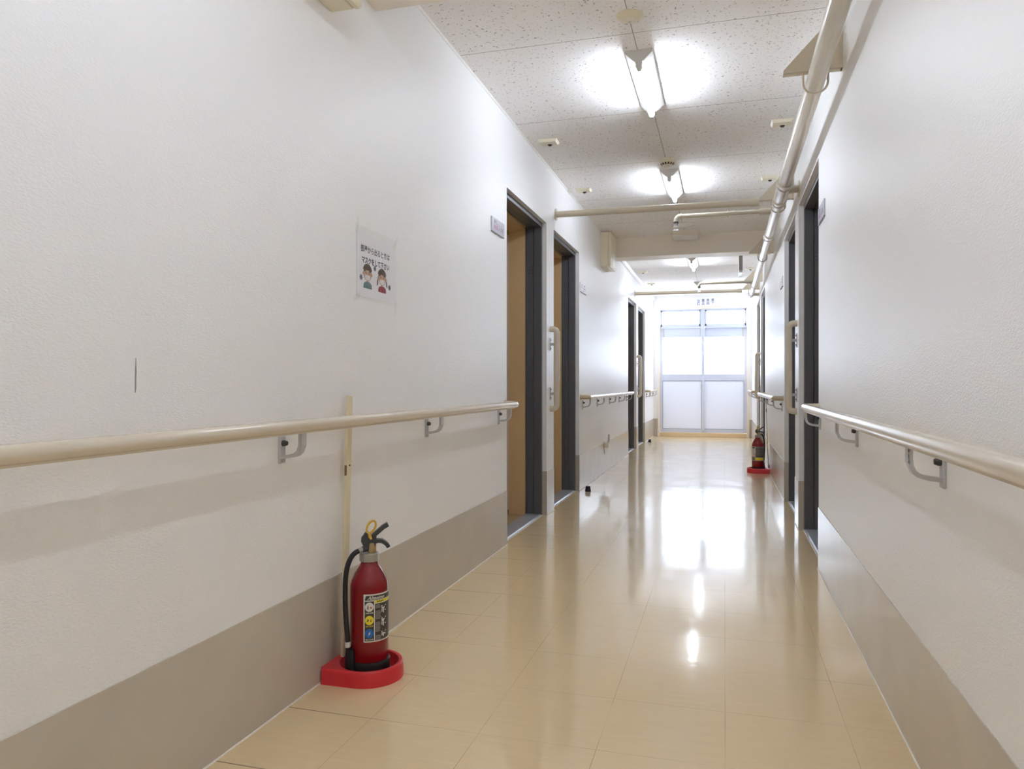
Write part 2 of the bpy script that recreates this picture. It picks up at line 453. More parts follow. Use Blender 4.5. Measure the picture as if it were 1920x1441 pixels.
def doorway(i, x, d, a, c):
    """charcoal steel frame set 3 cm back in its opening, steel threshold, tan lining board behind"""
    root = thing('door_%d' % i, (x, (a + c)/2, 0), kind='structure')
    f = x - d*.03; e = x - d*T; m = (f + e)/2 - d*.004
    b = MB(); tk = .030
    for y, s in ((c, -1), (a, 1)):
        b.box(f, m + d*.002, y, y + s*tk, 0, DH)                      # outer half of the jamb
        b.box(m + d*.002, m - d*.004, y, y + s*(tk - .012), 0, DH)    # groove
        b.box(m - d*.004, e, y, y + s*(tk - .004), 0, DH)             # inner half
        b.box(e, e - d*.012, y + s*(tk - .014), y + s*(tk + .004), 0, DH - .03)
    b.box(f, m + d*.002, a + tk, c - tk, DH - tk, DH)
    b.box(m + d*.002, m - d*.004, a + tk, c - tk, DH - tk + .014, DH)
    b.box(m - d*.004, e, a + tk, c - tk, DH - tk + .003, DH)
    b.build('frame', M['frame'], root, smooth=0)
    b = MB(); b.prism([(f - d*.001, 0), (f - d*.001, .004), (f - d*.008, .010), (e - d*.01, .010), (e - d*.01, 0)], 'y', a + tk, c - tk)
    b.box(f + d*.006, f, a + .001, c - .001, 0, .003, 1)
    b.build('threshold', [M['steel'], M['caulk']], root, smooth=0)
    g = e - d*.13
    b = MB()
    b.box(e - d*.012, g, c - tk - .002, c + .02, 0, 1.96); b.box(e - d*.012, g, a - .02, a + tk + .002, 0, 1.96)
    b.box(e - d*.012, g, a + tk, c - tk, 1.955, 1.985)
    b.build('lining', M['lining'], root, smooth=0)
    b = MB(); b.box(g, g - d*.016, c - tk - .004, c + .02, .03, 1.925)
    b.build('corner_bead', M['bead'], root, smooth=0)
    # striker holes in the frame
    b = MB()
    for k in range(3):
        for q in range(2):
            b.lathe([(0, -.001), (.004, -.001), (.004, 0)], (m - d*(.012 + .016*q), c - tk + .0035, 1.70 - .022*k), 8, axis='y')
    b.build('striker_plate', M['black'], root, smooth=0)
for i, (a, c) in enumerate(LD): doorway(i + 1, XL, 1, a, c)
for i, (a, c) in enumerate(RD): doorway(i + 5, XR, -1, a, c)

# ------------------------------------------------------------------ glazed double door at the end
ed = thing('door_9', (-.35, YE, 0), kind='structure')
b = MB()
b.box(-1.10, -1.06, YE - .02, YE + .12, 0, 2.21); b.box(.36, .40, YE - .02, YE + .12, 0, 2.21); b.box(-1.06, .36, YE - .02, YE + .12, 2.165, 2.21)
b.build('surround', M['creamframe'], ed, smooth=0)
b = MB(); b.cbox(-1.06, .36, YE - .015, YE + .12, 0, .068, .004); b.build('sill', M['sill'], ed, smooth=0)
b = MB(); b.box(-1.06, .36, YE + .02, YE + .10, 1.84, 1.875); b.box(-.385, -.315, YE + .015, YE + .10, 1.70, 2.165)
b.box(-1.06, .36, YE + .02, YE + .1, 2.15, 2.165); b.build('transom_bar', M['alu'], ed, smooth=0)
for x0, x1 in ((-1.05, -.388), (-.312, .35)):
    y = YE + .025; b = MB()
    z0, z1 = 1.875, 2.148; w = .022
    b.box(x0, x1, y, y + .04, z0, z0 + .035); b.box(x0, x1, y, y + .04, z1 - w, z1)
    b.box(x0, x0 + w, y, y + .04, z0, z1); b.box(x1 - w, x1, y, y + .04, z0, z1)
    for (p, q, r, s) in ((x0, x1, z1, z1 + .006), (x0 - .006, x0, z0, z1), (x1, x1 + .006, z0, z1), (x0, x1, z0 - .006, z0)):
        b.box(p, q, y + .002, y + .03, r, s, 1)
    t = b.build('transom_sash', [M['alu'], M['alublue']], ed, smooth=0)
    b = MB(); b.box(x0 + w, x1 - w, y + .016, y + .022, z0 + .035, z1 - w); b.build('glass_pane', M['pane'], t, smooth=0)
    b = MB(); xm = (x0 + x1)/2 + .02; b.box(xm - .02, xm + .02, y - .008, y, z1 - .018, z1 - .006); b.build('latch', M['grey'], t, smooth=0)
for k, (x0, x1, y) in enumerate(((-1.06, -.325, YE + .035), (-.375, .36, YE + .066))):
    b = MB(); w = .042
    b.box(x0, x0 + w, y, y + .03, .07, 1.84); b.box(x1 - w, x1, y, y + .03, .07, 1.84)
    b.box(x0 + w, x1 - w, y, y + .03, .07, .128); b.box(x0 + w, x1 - w, y, y + .03, .95, 1.06)
    for (p, q, r, s) in ((x0 + w, x1 - w, .128, .134), (x0 + w, x1 - w, .944, .95), (x0 + w, x0 + w + .005, .128, .95), (x1 - w - .005, x1 - w, .128, .95)):
        b.box(p, q, y + .004, y + .02, r, s, 1)
    lf = b.build('door_leaf', [M['alu'], M['alublue']], ed, smooth=0)
    b = MB(); b.box(x0 + w, x1 - w, y, y + .03, 1.69, 1.84); b.box(x0 + w, x0 + w + .03, y - .004, y, 1.69, 1.84, 1); b.box(x1 - w - .03, x1 - w, y - .004, y, 1.69, 1.84, 1)
    b.build('top_rail', [M['alu'], M['grey']], lf, smooth=0)
    b = MB(); b.box(x0 + w, x1 - w, y + .01, y + .018, .134, .944); b.build('lower_panel', M['panel'], lf, smooth=0)
    b = MB(); b.box(x0 + w, x1 - w, y + .01, y + .016, 1.06, 1.69); b.build('glass_pane', M['pane'], lf, smooth=0)
    if k == 0:
        b = MB(); b.cbox(x1 - w - .012, x1 - w + .004, y - .012, y, .80, .90, .003); b.build('pull_handle', M['grey'], lf, smooth=0)
        b = MB(); b.box(x1 - w, x1, y - .006, y, .075, .115); b.build('bottom_guide', M['grey'], lf, smooth=0)

# paper notice above the end door
def wall_rot(side): return {'left': (PI/2, 0, PI/2), 'right': (PI/2, 0, -PI/2), 'end': (PI/2, 0, 0)}[side]
nt_ = thing('exit_notice', (-.312, YE, 2.275), 'white notice strip with slate characters above the glazed end door', 'notice', rot=wall_rot('end'))
b = MB(); b.box(-.165, .165, -.055, .055, 0, .003)
for i, (p, q) in enumerate((('泊', '匹'), ('貫', '品'), ('表', '田'), ('楽', '下'))):
    b.text(p, -.105 + i*.078 - .03, .006 + i*.004, .0042, .052, 1, .0008); b.text(q, -.105 + i*.078 - .03, -.045 + i*.004, .0042, .052, 1, .0008)
b.build('paper_sheet', [M['paper'], M['purple']], nt_, smooth=0, local=True)

# ------------------------------------------------------------------ handrails
def arc(c, r, a0, a1, n, f):
    return [f(c[0] + r*math.cos(a0 + (a1 - a0)*i/n), c[1] + r*math.sin(a0 + (a1 - a0)*i/n)) for i in range(n + 1)]

def ribbon(pts, w):
    L, R = [], []
    for i, p in enumerate(pts):
        a = pts[max(0, i - 1)]; c = pts[min(len(pts) - 1, i + 1)]
        t = Vector((c[0] - a[0], c[1] - a[1])).normalized(); n = Vector((-t.y, t.x)) * (w/2)
        L.append((p[0] + n.x, p[1] + n.y)); R.append((p[0] - n.x, p[1] - n.y))
    return L + R[::-1]

def handrail(x, d, y0, y1, ys, label, start=True, end=True, tancap=False):
    root = thing('handrail', (x, (y0 + y1)/2, .785), label, 'handrail', 'wall handrails')
    rx = x + d*.069; z = .786; r = .0175; q = .035
    b = MB(); a0 = y0 + (.10 if start else 0); a1 = y1 - (.10 if end else 0)
    b.tube([(rx, a0, z), (rx, a1, z)], r, 24); b.box(rx - .006, rx + .006, a0, a1, z - r - .003, z - r + .004)
    b.build('rail', M['cream'], root)
    for on, yy, s, a in ((start, y0, 1, a0), (end, y1, -1, a1)):
        if not on: continue
        pts = [(rx, a, z), (rx, yy + s*(q + r), z)]
        for i in range(1, 9):
            t = i/8*PI/2
            pts.append((rx - d*q*(1 - math.cos(t)), yy + s*(r + q*(1 - math.sin(t))), z))
        pts.append((x, yy + s*r, z))
        b = MB(); b.tube(pts, r + .0006, 24)
        b.lathe([(r + .006, 0), (r + .006, .004)] if d > 0 else [(r + .006, -.004), (r + .006, 0)], (x, yy + s*r, z), 24, axis='x')
        cp = b.build('end_return', M['creamcap' if (tancap and s > 0) else 'cream'], root)
    for y in ys:
        poly = ribbon([(x + d*u, w) for u, w in ((.005, .699), (.036, .703), (.050, .707), (.060, .715), (.0655, .728), (.067, .742), (.067, .771))], .0095)
        b = MB(); b.prism(poly, 'y', y - .013, y + .013)
        b.cbox(x, x + d*.007, y - .014, y + .014, .682, .757, .002)
        for k in range(3): b.box(x + d*.069, x + d*.0722, y - .013, y + .013, .733 + k*.012, .739 + k*.012)
        br = b.build('bracket', M['grey'], root, smooth=30)
        b = MB(); b.lathe([(.0085, 0), (.0085, .006), (.006, .013), (0, .014)] if d > 0 else [(0, -.014), (.006, -.013), (.0085, -.006), (.0085, 0)], (x + d*.007, y, .737), 12, axis='x')
        b.build('bolt', M['black'], br)
    return root
handrail(XL, 1, -.6, 3.935, [.75, 1.766, 2.79, 3.79], 'cream handrail on the near left wall running behind the red extinguisher', start=False)
handrail(XL, 1, 6.12, 9.34, [6.24, 7.0, 7.78, 8.52, 9.17], 'cream handrail on the left wall between the two pairs of doorways', tancap=True)
handrail(XL, 1, 11.45, 12.75, [11.6, 12.1, 12.6], 'short white handrail on the left wall beside the end door', tancap=True)
handrail(XR, -1, -.6, 3.845, [.7, 1.725, 2.765, 3.78], 'bright cream handrail on the near right wall', start=False)
handrail(XR, -1, 6.06, 8.76, [6.19, 7.23, 8.18, 8.66], 'cream handrail on the right wall above the distant extinguisher', tancap=True)
handrail(XR, -1, 10.95, 12.75, [11.1, 11.8, 12.5], 'short white handrail on the right wall beside the end door', tancap=True)

# ------------------------------------------------------------------ upright grab bars on the piers between doors
def grab(x, d, y, label):
    root = thing('grab_bar', (x, y, .70), label, 'grab bar', 'upright grab bars between doorways'); x -= d*.0006
    off = .049; r = .0205; z0, z1 = .705, 1.302; q = .03; X = x + d*off
    pts = [(x, y, z1 - r)]
    for i in range(9): t = i/8*PI/2; pts.append((X - d*q + d*q*math.sin(t), y, z1 - r - q + q*math.cos(t)))
    for i in range(9): t = i/8*PI/2; pts.append((X - d*q + d*q*math.cos(t), y, z0 + r + q - q*math.sin(t)))
    pts.append((x, y, z0 + r))
    b = MB(); b.tube(pts, r, 20)
    b.build('bar', M['cream'], root)
    for z in (1.175, .83):
        b = MB(); b.cbox(x, x + d*.005, y - .012, y + .012, z - .045, z + .045, .002); b.box(x + d*.004, X, y - .006, y + .006, z - .009, z + .009)
        br = b.build('bracket', M['grey'], root, smooth=30)
        for dz in (-.03, .03):
            b = MB(); b.lathe([(.005, 0), (.005, .003), (0, .004)] if d > 0 else [(0, -.004), (.005, -.003), (.005, 0)], (x + d*.005, y, z + dz), 10, axis='x'); b.build('screw', M['black'], br)
grab(XL, 1, 5.02, 'cream upright grab bar between the two near left doorways')
grab(XL, 1, 10.375, 'cream upright grab bar between the two far left doorways')
grab(XR, -1, 4.98, 'cream upright grab bar between the two near right doorways')
grab(XR, -1, 9.865, 'cream upright grab bar between the two far right doorways')

# ------------------------------------------------------------------ sprinkler pipework
PX, PZ = .345, 2.088
sp = thing('sprinkler_pipe', (PX, 5.0, PZ), 'long cream sprinkler pipe running under the ceiling along the right wall', 'pipe')
b = MB()
b.tube([(PX, YB + .02, PZ), (PX, 6.22, PZ)], .035, 32); b.tube([(PX, 6.22, PZ), (PX, 6.30, PZ)], [.035, .028], 32); b.tube([(PX, 6.30, PZ), (PX, 10.36, PZ)], .028, 32)
b.build('main_pipe', M['pipe'], sp)
def collar(y, L, r, rin, name='coupling'):
    b = MB(); h = L/2
    b.lathe([(rin, -h), (r, -h), (r, -h + .018), (r - .004, -h + .022), (r - .004, h - .022), (r, h - .018), (r, h), (rin, h)], (PX, y, PZ), 32, axis='y')
    return b.build(name, M['pipe'], sp)
collar(4.65, .10, .0445, .03); collar(5.08, .10, .0445, .03); collar(6.25, .14, .0425, .026); collar(10.34, .06, .034, .0, 'end_cap')
b = MB(); b.lathe([(.0385, -.17), (.0395, -.12), (.0395, .12), (.0385, .17)], (PX, 4.86, PZ), 32, axis='y'); b.tube([(PX, 4.83, PZ + .004), (XR - .006, 4.83, PZ + .010)], .024, 20); b.build('tee', M['pipe'], sp)
b = MB(); b.lathe([(.050, -.007), (.050, -.0002)], (XR, 4.83, PZ + .010), 28, axis='x'); b.build('wall_flange', M['pipedark'], sp)
b = MB(); b.tube([(PX, 10.30, PZ), (XR - .0002, 10.30, PZ)], .022, 20); b.build('wall_stub', M['pipe'], sp)
def branch(y, xe):
    z = 2.102; r = .016; q = .03
    pts = [(PX - .02, y, z), (xe + q, y, z)]
    for i in range(1, 8): t = i/7*PI/2; pts.append((xe + q - q*math.sin(t), y, z - q + q*math.cos(t)))
    pts.append((xe, y, 2.062))
    b = MB(); b.tube(pts, r, 18)
    for x0, x1, rr in ((.235, .315, .0215), (.02, .028, .022), (xe + q, xe + q + .012, .019)): b.tube([(x0, y, z), (x1, y, z)], rr, 18)
    br = b.build('branch_pipe', M['pipe'], sp)
    b = MB(); b.lathe([(.0, 2.035), (.012, 2.035), (.015, 2.050), (.0, 2.0501)], (xe, y, 0), 18, 1); b.lathe([(.014, 2.050), (.020, 2.051), (.020, 2.064), (.014, 2.065)], (xe, y, 0), 6, 0)
    for s in (-1, 1): b.tube([(xe + s*.011, y, 2.037), (xe + s*.014, y, 2.022), (xe + s*.003, y, 2.008)], .002, 8, 1)
    b.lathe([(0, 2.005), (.019, 2.005), (.019, 2.008), (0, 2.009)], (xe, y, 0), 18, 1)
    b.build('sprinkler_head', [M['black'], M['chrome']], br)
branch(5.42, -.335); branch(9.12, -.29)

def pipe_bracket(y, label, r):
    root = thing('pipe_bracket', (XR, y, 2.125), label, 'bracket', 'triangular pipe brackets')
    b = MB(); zb = 2.126
    b.prism([(XR, zb), (.225, zb), (.225, zb + .012), (XR - .004, 2.362), (XR, 2.366)], 'y', y - .003, y + .003)
    b.box(.225, XR, y, y + .035, zb, zb + .005); b.box(XR - .005, XR, y, y + .035, zb, 2.366)
    b.build('gusset_plate', M['pipedark'], root, smooth=0)
    b = MB(); R = r + .011; yy = y + .016
    pts = [(PX + R, yy, zb + .02), (PX + R, yy, PZ)] + [(PX + R*math.cos(t), yy, PZ - R*math.sin(t)) for t in [PI*i/14 for i in range(1, 14)]] + [(PX - R, yy, PZ), (PX - R, yy, zb + .02)]
    b.tube(pts, .0048, 10); b.build('u_bolt', M['pipedark'], root)
for y, r, l in ((3.10, .035, 'nearest triangular steel bracket holding the pipe to the right wall'), (5.20, .035, 'triangular steel pipe bracket joined to the near cross bar'),
                (7.30, .028, 'triangular steel pipe bracket just before the ceiling beam'), (9.30, .028, 'pale triangular pipe bracket beyond the ceiling beam'),
                (10.08, .028, 'farthest triangular pipe bracket, beside the end of the pipe')):
    pipe_bracket(y, l, r)
def cross_bar(y, label):
    root = thing('cross_bar', (XL, y, 2.118), label, 'pipe', 'bars crossing the corridor')
    b = MB(); b.tube([(XL, y, 2.122), (.222, y, 2.116)], .0225, 24); b.build('bar', M['pipedark'], root)
    b = MB(); b.lathe([(.042, 0), (.042, .006)], (XL, y, 2.122), 28, axis='x'); b.build('wall_flange', M['pipedark'], root)
    b = MB(); b.tube([(.165, y, 2.1163), (.224, y, 2.116)], .027, 24); b.build('end_socket', M['pipedark'], root)
cross_bar(5.20, 'cream bar crossing the corridor in front of the ceiling beam')
cross_bar(10.08, 'distant pale bar crossing the corridor before the end door')

# ------------------------------------------------------------------ fluorescent lights
LX = -.37
def light(y0, label):
    y1 = y0 + .655
    root = thing('ceiling_light', (LX, (y0 + y1)/2, H), label, 'ceiling light', 'fluorescent ceiling lights')
    sec = [(LX - .060, H), (LX - .060, H - .012), (LX - .020, H - .050), (LX + .020, H - .050), (LX + .060, H - .012), (LX + .060, H)]
    b = MB(); b.prism(sec, 'y', y0, y1); b.build('housing', M['white'], root, smooth=0)
    for a, s in ((y0, 1), (y1, -1)):
        b = MB(); b.prism([(LX - .015, H - .048), (LX + .015, H - .048), (LX + .014, H - .075), (LX + .007, H - .086), (LX - .007, H - .086), (LX - .014, H - .075)], 'y', a, a + s*.032)
        b.build('socket', M['whitegrey'], root, smooth=0)
        b = MB(); b.prism([(LX - .061, H), (LX - .061, H - .013), (LX - .021, H - .051), (LX + .021, H - .051), (LX + .061, H - .013), (LX + .061, H)], 'y', a - s*.001, a + s*.002)
        b.build('end_plate', M['whitegrey'], root, smooth=0)
    b = MB(); b.tube([(LX, y0 + .032, H - .069), (LX, y1 - .032, H - .069)], .0145, 20); b.build('lamp_tube', M['tube'], root)
    return root
L1 = light(3.335, 'nearest fluorescent ceiling light, lit, behind the round ivory detector')
dup(L1, (0, 1.91, 0), 'lit fluorescent ceiling light behind the slotted smoke detector')
dup(L1, (0, 5.58, 0), 'lit fluorescent ceiling light just beyond the ceiling beam')
dup(L1, (0, 7.85, 0), 'farthest lit fluorescent ceiling light, near the end door')
dup(L1, (0, -2.72, 0), 'lit fluorescent ceiling light on the near side of the close beam')
dup(L1, (0, -5.3, 0), 'lit fluorescent ceiling light at the opposite end of the corridor')

# ------------------------------------------------------------------ things on the ceiling
d1 = thing('heat_detector', (-.370, 3.015, H), 'round flat ivory detector on the ceiling before the nearest light', 'detector')
b = MB(); b.lathe([(0, H - .017), (.02, H - .017), (.046, H - .011), (.054, H - .005), (.055, H)], (-.370, 3.015, 0), 40); b.build('base', M['device'], d1)
b = MB(); b.lathe([(0, H - .026), (.010, H - .026), (.018, H - .022), (.019, H - .016)], (-.370, 3.015, 0), 28); b.lathe([(0, H - .028), (.006, H - .028), (.006, H - .026)], (-.370, 3.015, 0), 14, 1); b.build('sensor_nub', [M['ivory'], M['grey']], d1)
d2 = thing('smoke_detector', (-.365, 5.02, H), 'ivory smoke detector with dark slots before the second light', 'detector')
b = MB(); b.lathe([(.030, H - .044), (.043, H - .034), (.052, H - .022), (.055, H - .010), (.055, H)], (-.365, 5.02, 0), 40); b.build('base', M['device'], d2)
b = MB(); b.lathe([(0, H - .056), (.022, H - .055), (.031, H - .049), (.031, H - .044)], (-.365, 5.02, 0), 32); b.build('chamber_cap', M['ivory'], d2)
b = MB()
for k in range(14):
    a = 2*PI*k/14; c, s = math.cos(a), math.sin(a)
    P = lambda r, t, z: (-.365 + r*c - t*s, 5.02 + r*s + t*c, z)
    b.add([P(.0365, -.006, H - .0405), P(.0365, .006, H - .0405), P(.0475, .006, H - .0300), P(.0475, -.006, H - .0300)], [(0, 1, 2, 3)])
b.build('vent_slots', M['hole'], d2, smooth=0)
b = MB(); c = (-.374, 7.11, 0)
b.lathe([(0, H - .006), (.088, H - .006), (.090, H - .003), (.097, H - .003), (.099, H - .008), (.107, H - .008), (.110, H - .002), (.110, H)], c, 48)
b.lathe([(.1105, H - .0085), (.1130, H - .0085), (.113, H)], c, 48, 1, caps=False)
tag(b.build('ceiling_speaker', [M['speaker'], M['whitegrey']]), 'flat white round speaker disc on the ceiling before the beam', 'speaker')
g = thing('ceiling_unit', (-.368, 7.46, H), 'white rectangular box on the ceiling against the beam', 'ceiling unit')
b = MB(); b.cbox(-.493, -.245, 7.34, 7.585, H - .055, H, .004); b.build('housing', M['ivory'], g, smooth=0)
b = MB(); b.cbox(-.485, -.253, 7.348, 7.577, H - .062, H - .054, .003); b.build('lit_underside', M['white'], g, smooth=0)  # underside made whiter: light bounced off the floor put into its colour
s = thing('hanging_sign', (.177, 8.8, H), 'grey sign hanging edge-on from the ceiling beyond the beam', 'sign')
b = MB(); b.cbox(.157, .197, 8.6, 9.0, 2.165, 2.345, .003); b.build('housing', M['signgrey'], s, smooth=0)
b = MB(); b.cbox(.160, .194, 8.6, 9.0, 2.14, 2.165, .003); b.build('light_strip', M['white'], s, smooth=0)
for y in (8.68, 8.92):
    b = MB(); b.tube([(.177, y, 2.34), (.177, y, H)], .008, 12); b.build('hanger', M['signgrey'], s)

def ceiling_plate(x, y, label):
    root = thing('door_sensor', (x, y, H), label, 'sensor', 'small ceiling sensors over the doorways')
    b = MB(); w, dp, h = .060, .048, .016
    top = [(x - w, y - dp), (x + w, y - dp), (x + w, y + dp), (x - w, y + dp)]; i = .010
    bot = [(x - w + i, y - dp + i), (x + w - i, y - dp + i), (x + w - i, y + dp - i), (x - w + i, y + dp - i)]
    b.add([(p[0], p[1], H) for p in top] + [(p[0], p[1], H - h) for p in bot], [(3, 2, 1, 0), (4, 5, 6, 7)] + [(k, (k + 1) % 4, (k + 1) % 4 + 4, k + 4) for k in range(4)])
    b.build('plate', M['device'], root, smooth=0)
    b = MB(); b.lathe([(0, H - h - .009), (.008, H - h - .008), (.013, H - h - .003), (.014, H - h)], (x + .004, y + .022, 0), 16); b.build('lens', M['hole'], root)
ceiling_plate(-1.045, 4.44, 'small ivory ceiling sensor over the nearest left doorway')
ceiling_plate(-1.045, 5.62, 'small ivory ceiling sensor over the second left doorway')
ceiling_plate(.317, 4.48, 'small ivory ceiling sensor beside the pipe over the nearest right doorway')
ceiling_plate(.317, 5.66, 'small ivory ceiling sensor beside the pipe over the second right doorway')
ceiling_plate(-1.05, 9.96, 'small pale ceiling sensor beyond the beam over the third left doorway')
ceiling_plate(-1.05, 11.18, 'small pale ceiling sensor over the last left doorway by the end door')
ceiling_plate(.322, 10.05, 'small pale ceiling sensor beyond the beam beside the pipe')

# ------------------------------------------------------------------ boxes high on the left wall
def wall_box(y0, y1, label):
    root = thing('wall_unit', (XL, (y0 + y1)/2, 2.05), label, 'wall box', 'cream boxes high on the left wall')
    b = MB(); b.cbox(XL, XL + .076, y0, y1, 2.05, 2.385, .003); b.build('back_case', M['device'], root, smooth=0)
    b = MB(); b.cbox(XL + .078, XL + .104, y0 - .002, y1 + .002, 2.047, 2.388, .006); b.build('cover', M['device'], root, smooth=0)
    b = MB(); b.box(XL + .104, XL + .106, y0 + .12, y1 - .03, 2.07, 2.20); b.build('front_panel', M['white'], root, smooth=0)
wall_box(7.18, 7.555, 'cream box high on the left wall just before the far beam')
wall_box(1.665, 2.04, 'cream box high on the near left wall at the close beam')
b = MB(); b.cbox(XL, XL + .03, 7.86, 12.80, 2.325, 2.365, .003)
tag(b.build('cable_raceway', M['trim'], smooth=0), 'thin white cable raceway high on the left wall beyond the beam', 'raceway')

# small coat-hook shaped door catch low on the left wall
k = thing('door_catch', (XL, 7.42, .19), 'small grey door catch low on the left wall under the handrail', 'door catch')
b = MB(); b.cbox(XL, XL + .006, 7.405, 7.435, .19, .315, .002); b.build('back_plate', M['grey'], k, smooth=0)
b = MB(); b.cbox(XL + .006, XL + .050, 7.402, 7.438, .252, .308, .005); b.build('block', M['ivory'], k, smooth=0)
b = MB(); b.prism([(XL + .034, .300), (XL + .052, .300), (XL + .060, .335), (XL + .058, .386), (XL + .042, .390), (XL + .038, .340)], 'y', 7.408, 7.432); b.build('lever', M['grey'], k, smooth=0)

# black rubber stops on the floor
for x, y, l in ((-1.094, 6.085, 'small dark rubber door stop on the floor by the second left doorway'), (-1.10, 11.46, 'small dark rubber door stop on the floor near the end door')):
    b = MB(); b.lathe([(0, 0), (.0245, 0), (.0195, .042), (.018, .045), (0, .0455)], (x, y, 0), 20)
    tag(b.build('door_stop', M['navy']), l, 'door stop', 'rubber door stops')

# ------------------------------------------------------------------ name plates beside the doors
def name_plate(side, x, y, z, w, h, label, white=False):
    root = thing('room_plate', (x - (.0006 if side == 'left' else -.0006), y, z), label, 'sign', 'room name plates', rot=wall_rot(side))
    b = MB(); b.cbox(-w/2, w/2, -h/2, h/2, 0, .007, .0015)
    b.box(-w/2, w/2, -h/2 - .0015, -h/2 + .0015, 0, .008, 1)
    b.build('plate', [M['paper' if white else 'plate'], M['plateedge']], root, smooth=0, local=True)
    b = MB(); zz = .0078
    ks = w/.222
    if not white:
        for i in range(2): b.rect((-.075 + .022*i)*ks, (-.061 + .022*i)*ks, h*.16, h*.36, zz, 0)
        b.rect(-.085*ks, .045*ks, h*.095, h*.115, zz, 0)
        for i in range(4): b.rect((-.083 + .019*i)*ks, (-.068 + .019*i)*ks, -h*.28, h*.02, zz, 1)
        b.poly([(.020*ks, -h*.02, zz), (.004*ks, -h*.13, zz), (.020*ks, -h*.24, zz), (.026*ks, -h*.21, zz), (.014*ks, -h*.13, zz), (.026*ks, -h*.05, zz)], 0)
        for i in range(2):
            b.rect((.040 + .026*i)*ks, (.058 + .026*i)*ks, -h*.02, h*.03, zz, 0); b.rect((.046 + .026*i)*ks, (.051 + .026*i)*ks, -h*.27, h*.06, zz, 0); b.rect((.040 + .026*i)*ks, (.058 + .026*i)*ks, -h*.17, -h*.12, zz, 0)
    else:
        b.rect(-.08*ks, -.05*ks, h*.18, h*.30, zz, 2); b.rect(0, .06*ks, h*.22, h*.32, zz, 2); b.rect(-.085*ks, -.06*ks, -h*.05, h*.08, zz, 2); b.rect(.0, .07*ks, -h*.07, h*.03, zz, 2); b.rect(-.02*ks, .02*ks, -h*.33, -h*.25, zz, 2)
    b.build('lettering', [M['plink'], M['pink'], M['lgrey']], root, smooth=0, local=True)
name_plate('left', XL, 3.772, 1.738, .224, .077, 'lavender room plate with pink and dark print on the near left wall')
name_plate('left', XL, 6.26, 1.718, .27, .080, 'white room plate beyond the second left doorway', True)
name_plate('right', XR, 3.722, 1.705, .218, .078, 'lavender room plate beside the nearest right doorway')
name_plate('right', XR, 6.22, 1.703, .24, .082, 'white room plate beyond the second right doorway', True)

# ------------------------------------------------------------------ poster
po = thing('poster', (XL, 2.345, 1.305), 'laminated white mask notice taped to the left wall', 'poster', rot=wall_rot('left'))
b = MB(); b.rect(-.155, .155, -.124, .124, .0026); b.build('plastic_sleeve', M['film'], po, smooth=0, local=True)
b = MB(); b.box(-.145, .143, -.113, .100, .0004, .0014); pp = b.build('paper_sheet', M['paper'], po, smooth=0, local=True)
b = MB(); Z = .0016
b.text('部屋から出るときは', -.119, .042, Z, .025, 0, .0006, width=.220); b.text('マスクをして下さい', -.112, .005, Z, .024, 0, .0010, width=.210)
b.build('lettering', M['ink'], pp, smooth=0, local=True)
b = MB()
def kid(cx, cy, shirt, girl):
    b.disc(cx, cy - .004, .030, Z + .0002, 1, ry=.026)
    for s in (-1, 1): b.disc(cx + s*.030, cy - .006, .006, Z + .0002, 1, 12)
    b.disc(cx, cy + .004, .033, Z + .0003, 0, 20, ry=.025, a0=.12, a1=PI - .12)
    b.poly([(cx - .030, cy + .002, Z + .0004), (cx - .012, cy + .001, Z + .0004), (cx - .02, cy + .014, Z + .0004)], 0)
    b.poly([(cx + .008, cy + .002, Z + .0004), (cx + .030, cy + .002, Z + .0004), (cx + .02, cy + .014, Z + .0004)], 0)
    for s in (-1, 1): b.disc(cx + s*.012, cy - .003, .003, Z + .0005, 5, 10)
    b.poly([(cx - .018, cy - .010, Z + .0006), (cx + .018, cy - .010, Z + .0006), (cx + .020, cy - .020, Z + .0006), (cx + .010, cy - .027, Z + .0006), (cx - .010, cy - .027, Z + .0006), (cx - .020, cy - .020, Z + .0006)][::-1], 4)
    if girl:
        for s in (-1, 1): b.poly([(cx + s*.031, cy - .008, Z + .0004), (cx + s*.039, cy - .016, Z + .0004), (cx + s*.042, cy - .036, Z + .0004), (cx + s*.033, cy - .030, Z + .0004)], 0)
    b.rect(cx - .007, cx + .007, cy - .040, cy - .026, Z + .0001, 1)
    b.poly([(cx - .014, cy - .033, Z + .0007), (cx + .014, cy - .033, Z + .0007), (cx + .028, cy - .040, Z + .0007), (cx + .031, cy - .055, Z + .0007), (cx - .031, cy - .055, Z + .0007), (cx - .028, cy - .040, Z + .0007)], 2 if not girl else 3)
kid(-.071, -.026, 0, False); kid(.040, -.027, 0, True)
for x, y in ((-.117, -.048), (-.016, -.005), (.100, -.057)):
    b.disc(x, y, .008, Z, 5, 16)
    for q in range(8):
        a = q*PI/4; b.disc(x + .0095*math.cos(a), y + .0095*math.sin(a), .002, Z, 5, 6)
b.build('drawing', [M['hair'], M['skin'], M['teal'], M['maroon'], M['mask'], M['virus']], pp, smooth=0, local=True)
for x, y, a in ((-.145, .122, 1.35), (.150, .112, .9), (.148, -.128, 1.2), (-.150, -.118, .5)):
    c, s_ = math.cos(a)*.028, math.sin(a)*.028; p, q = -math.sin(a)*.009, math.cos(a)*.009
    b = MB(); b.add([(x - c - p, y - s_ - q, .0028), (x + c - p, y + s_ - q, .0028), (x + c + p, y + s_ + q, .0028), (x - c + p, y - s_ + q, .0028)], [(0, 1, 2, 3)])
    b.build('tape_strip', M['film'], po, smooth=0, local=True)

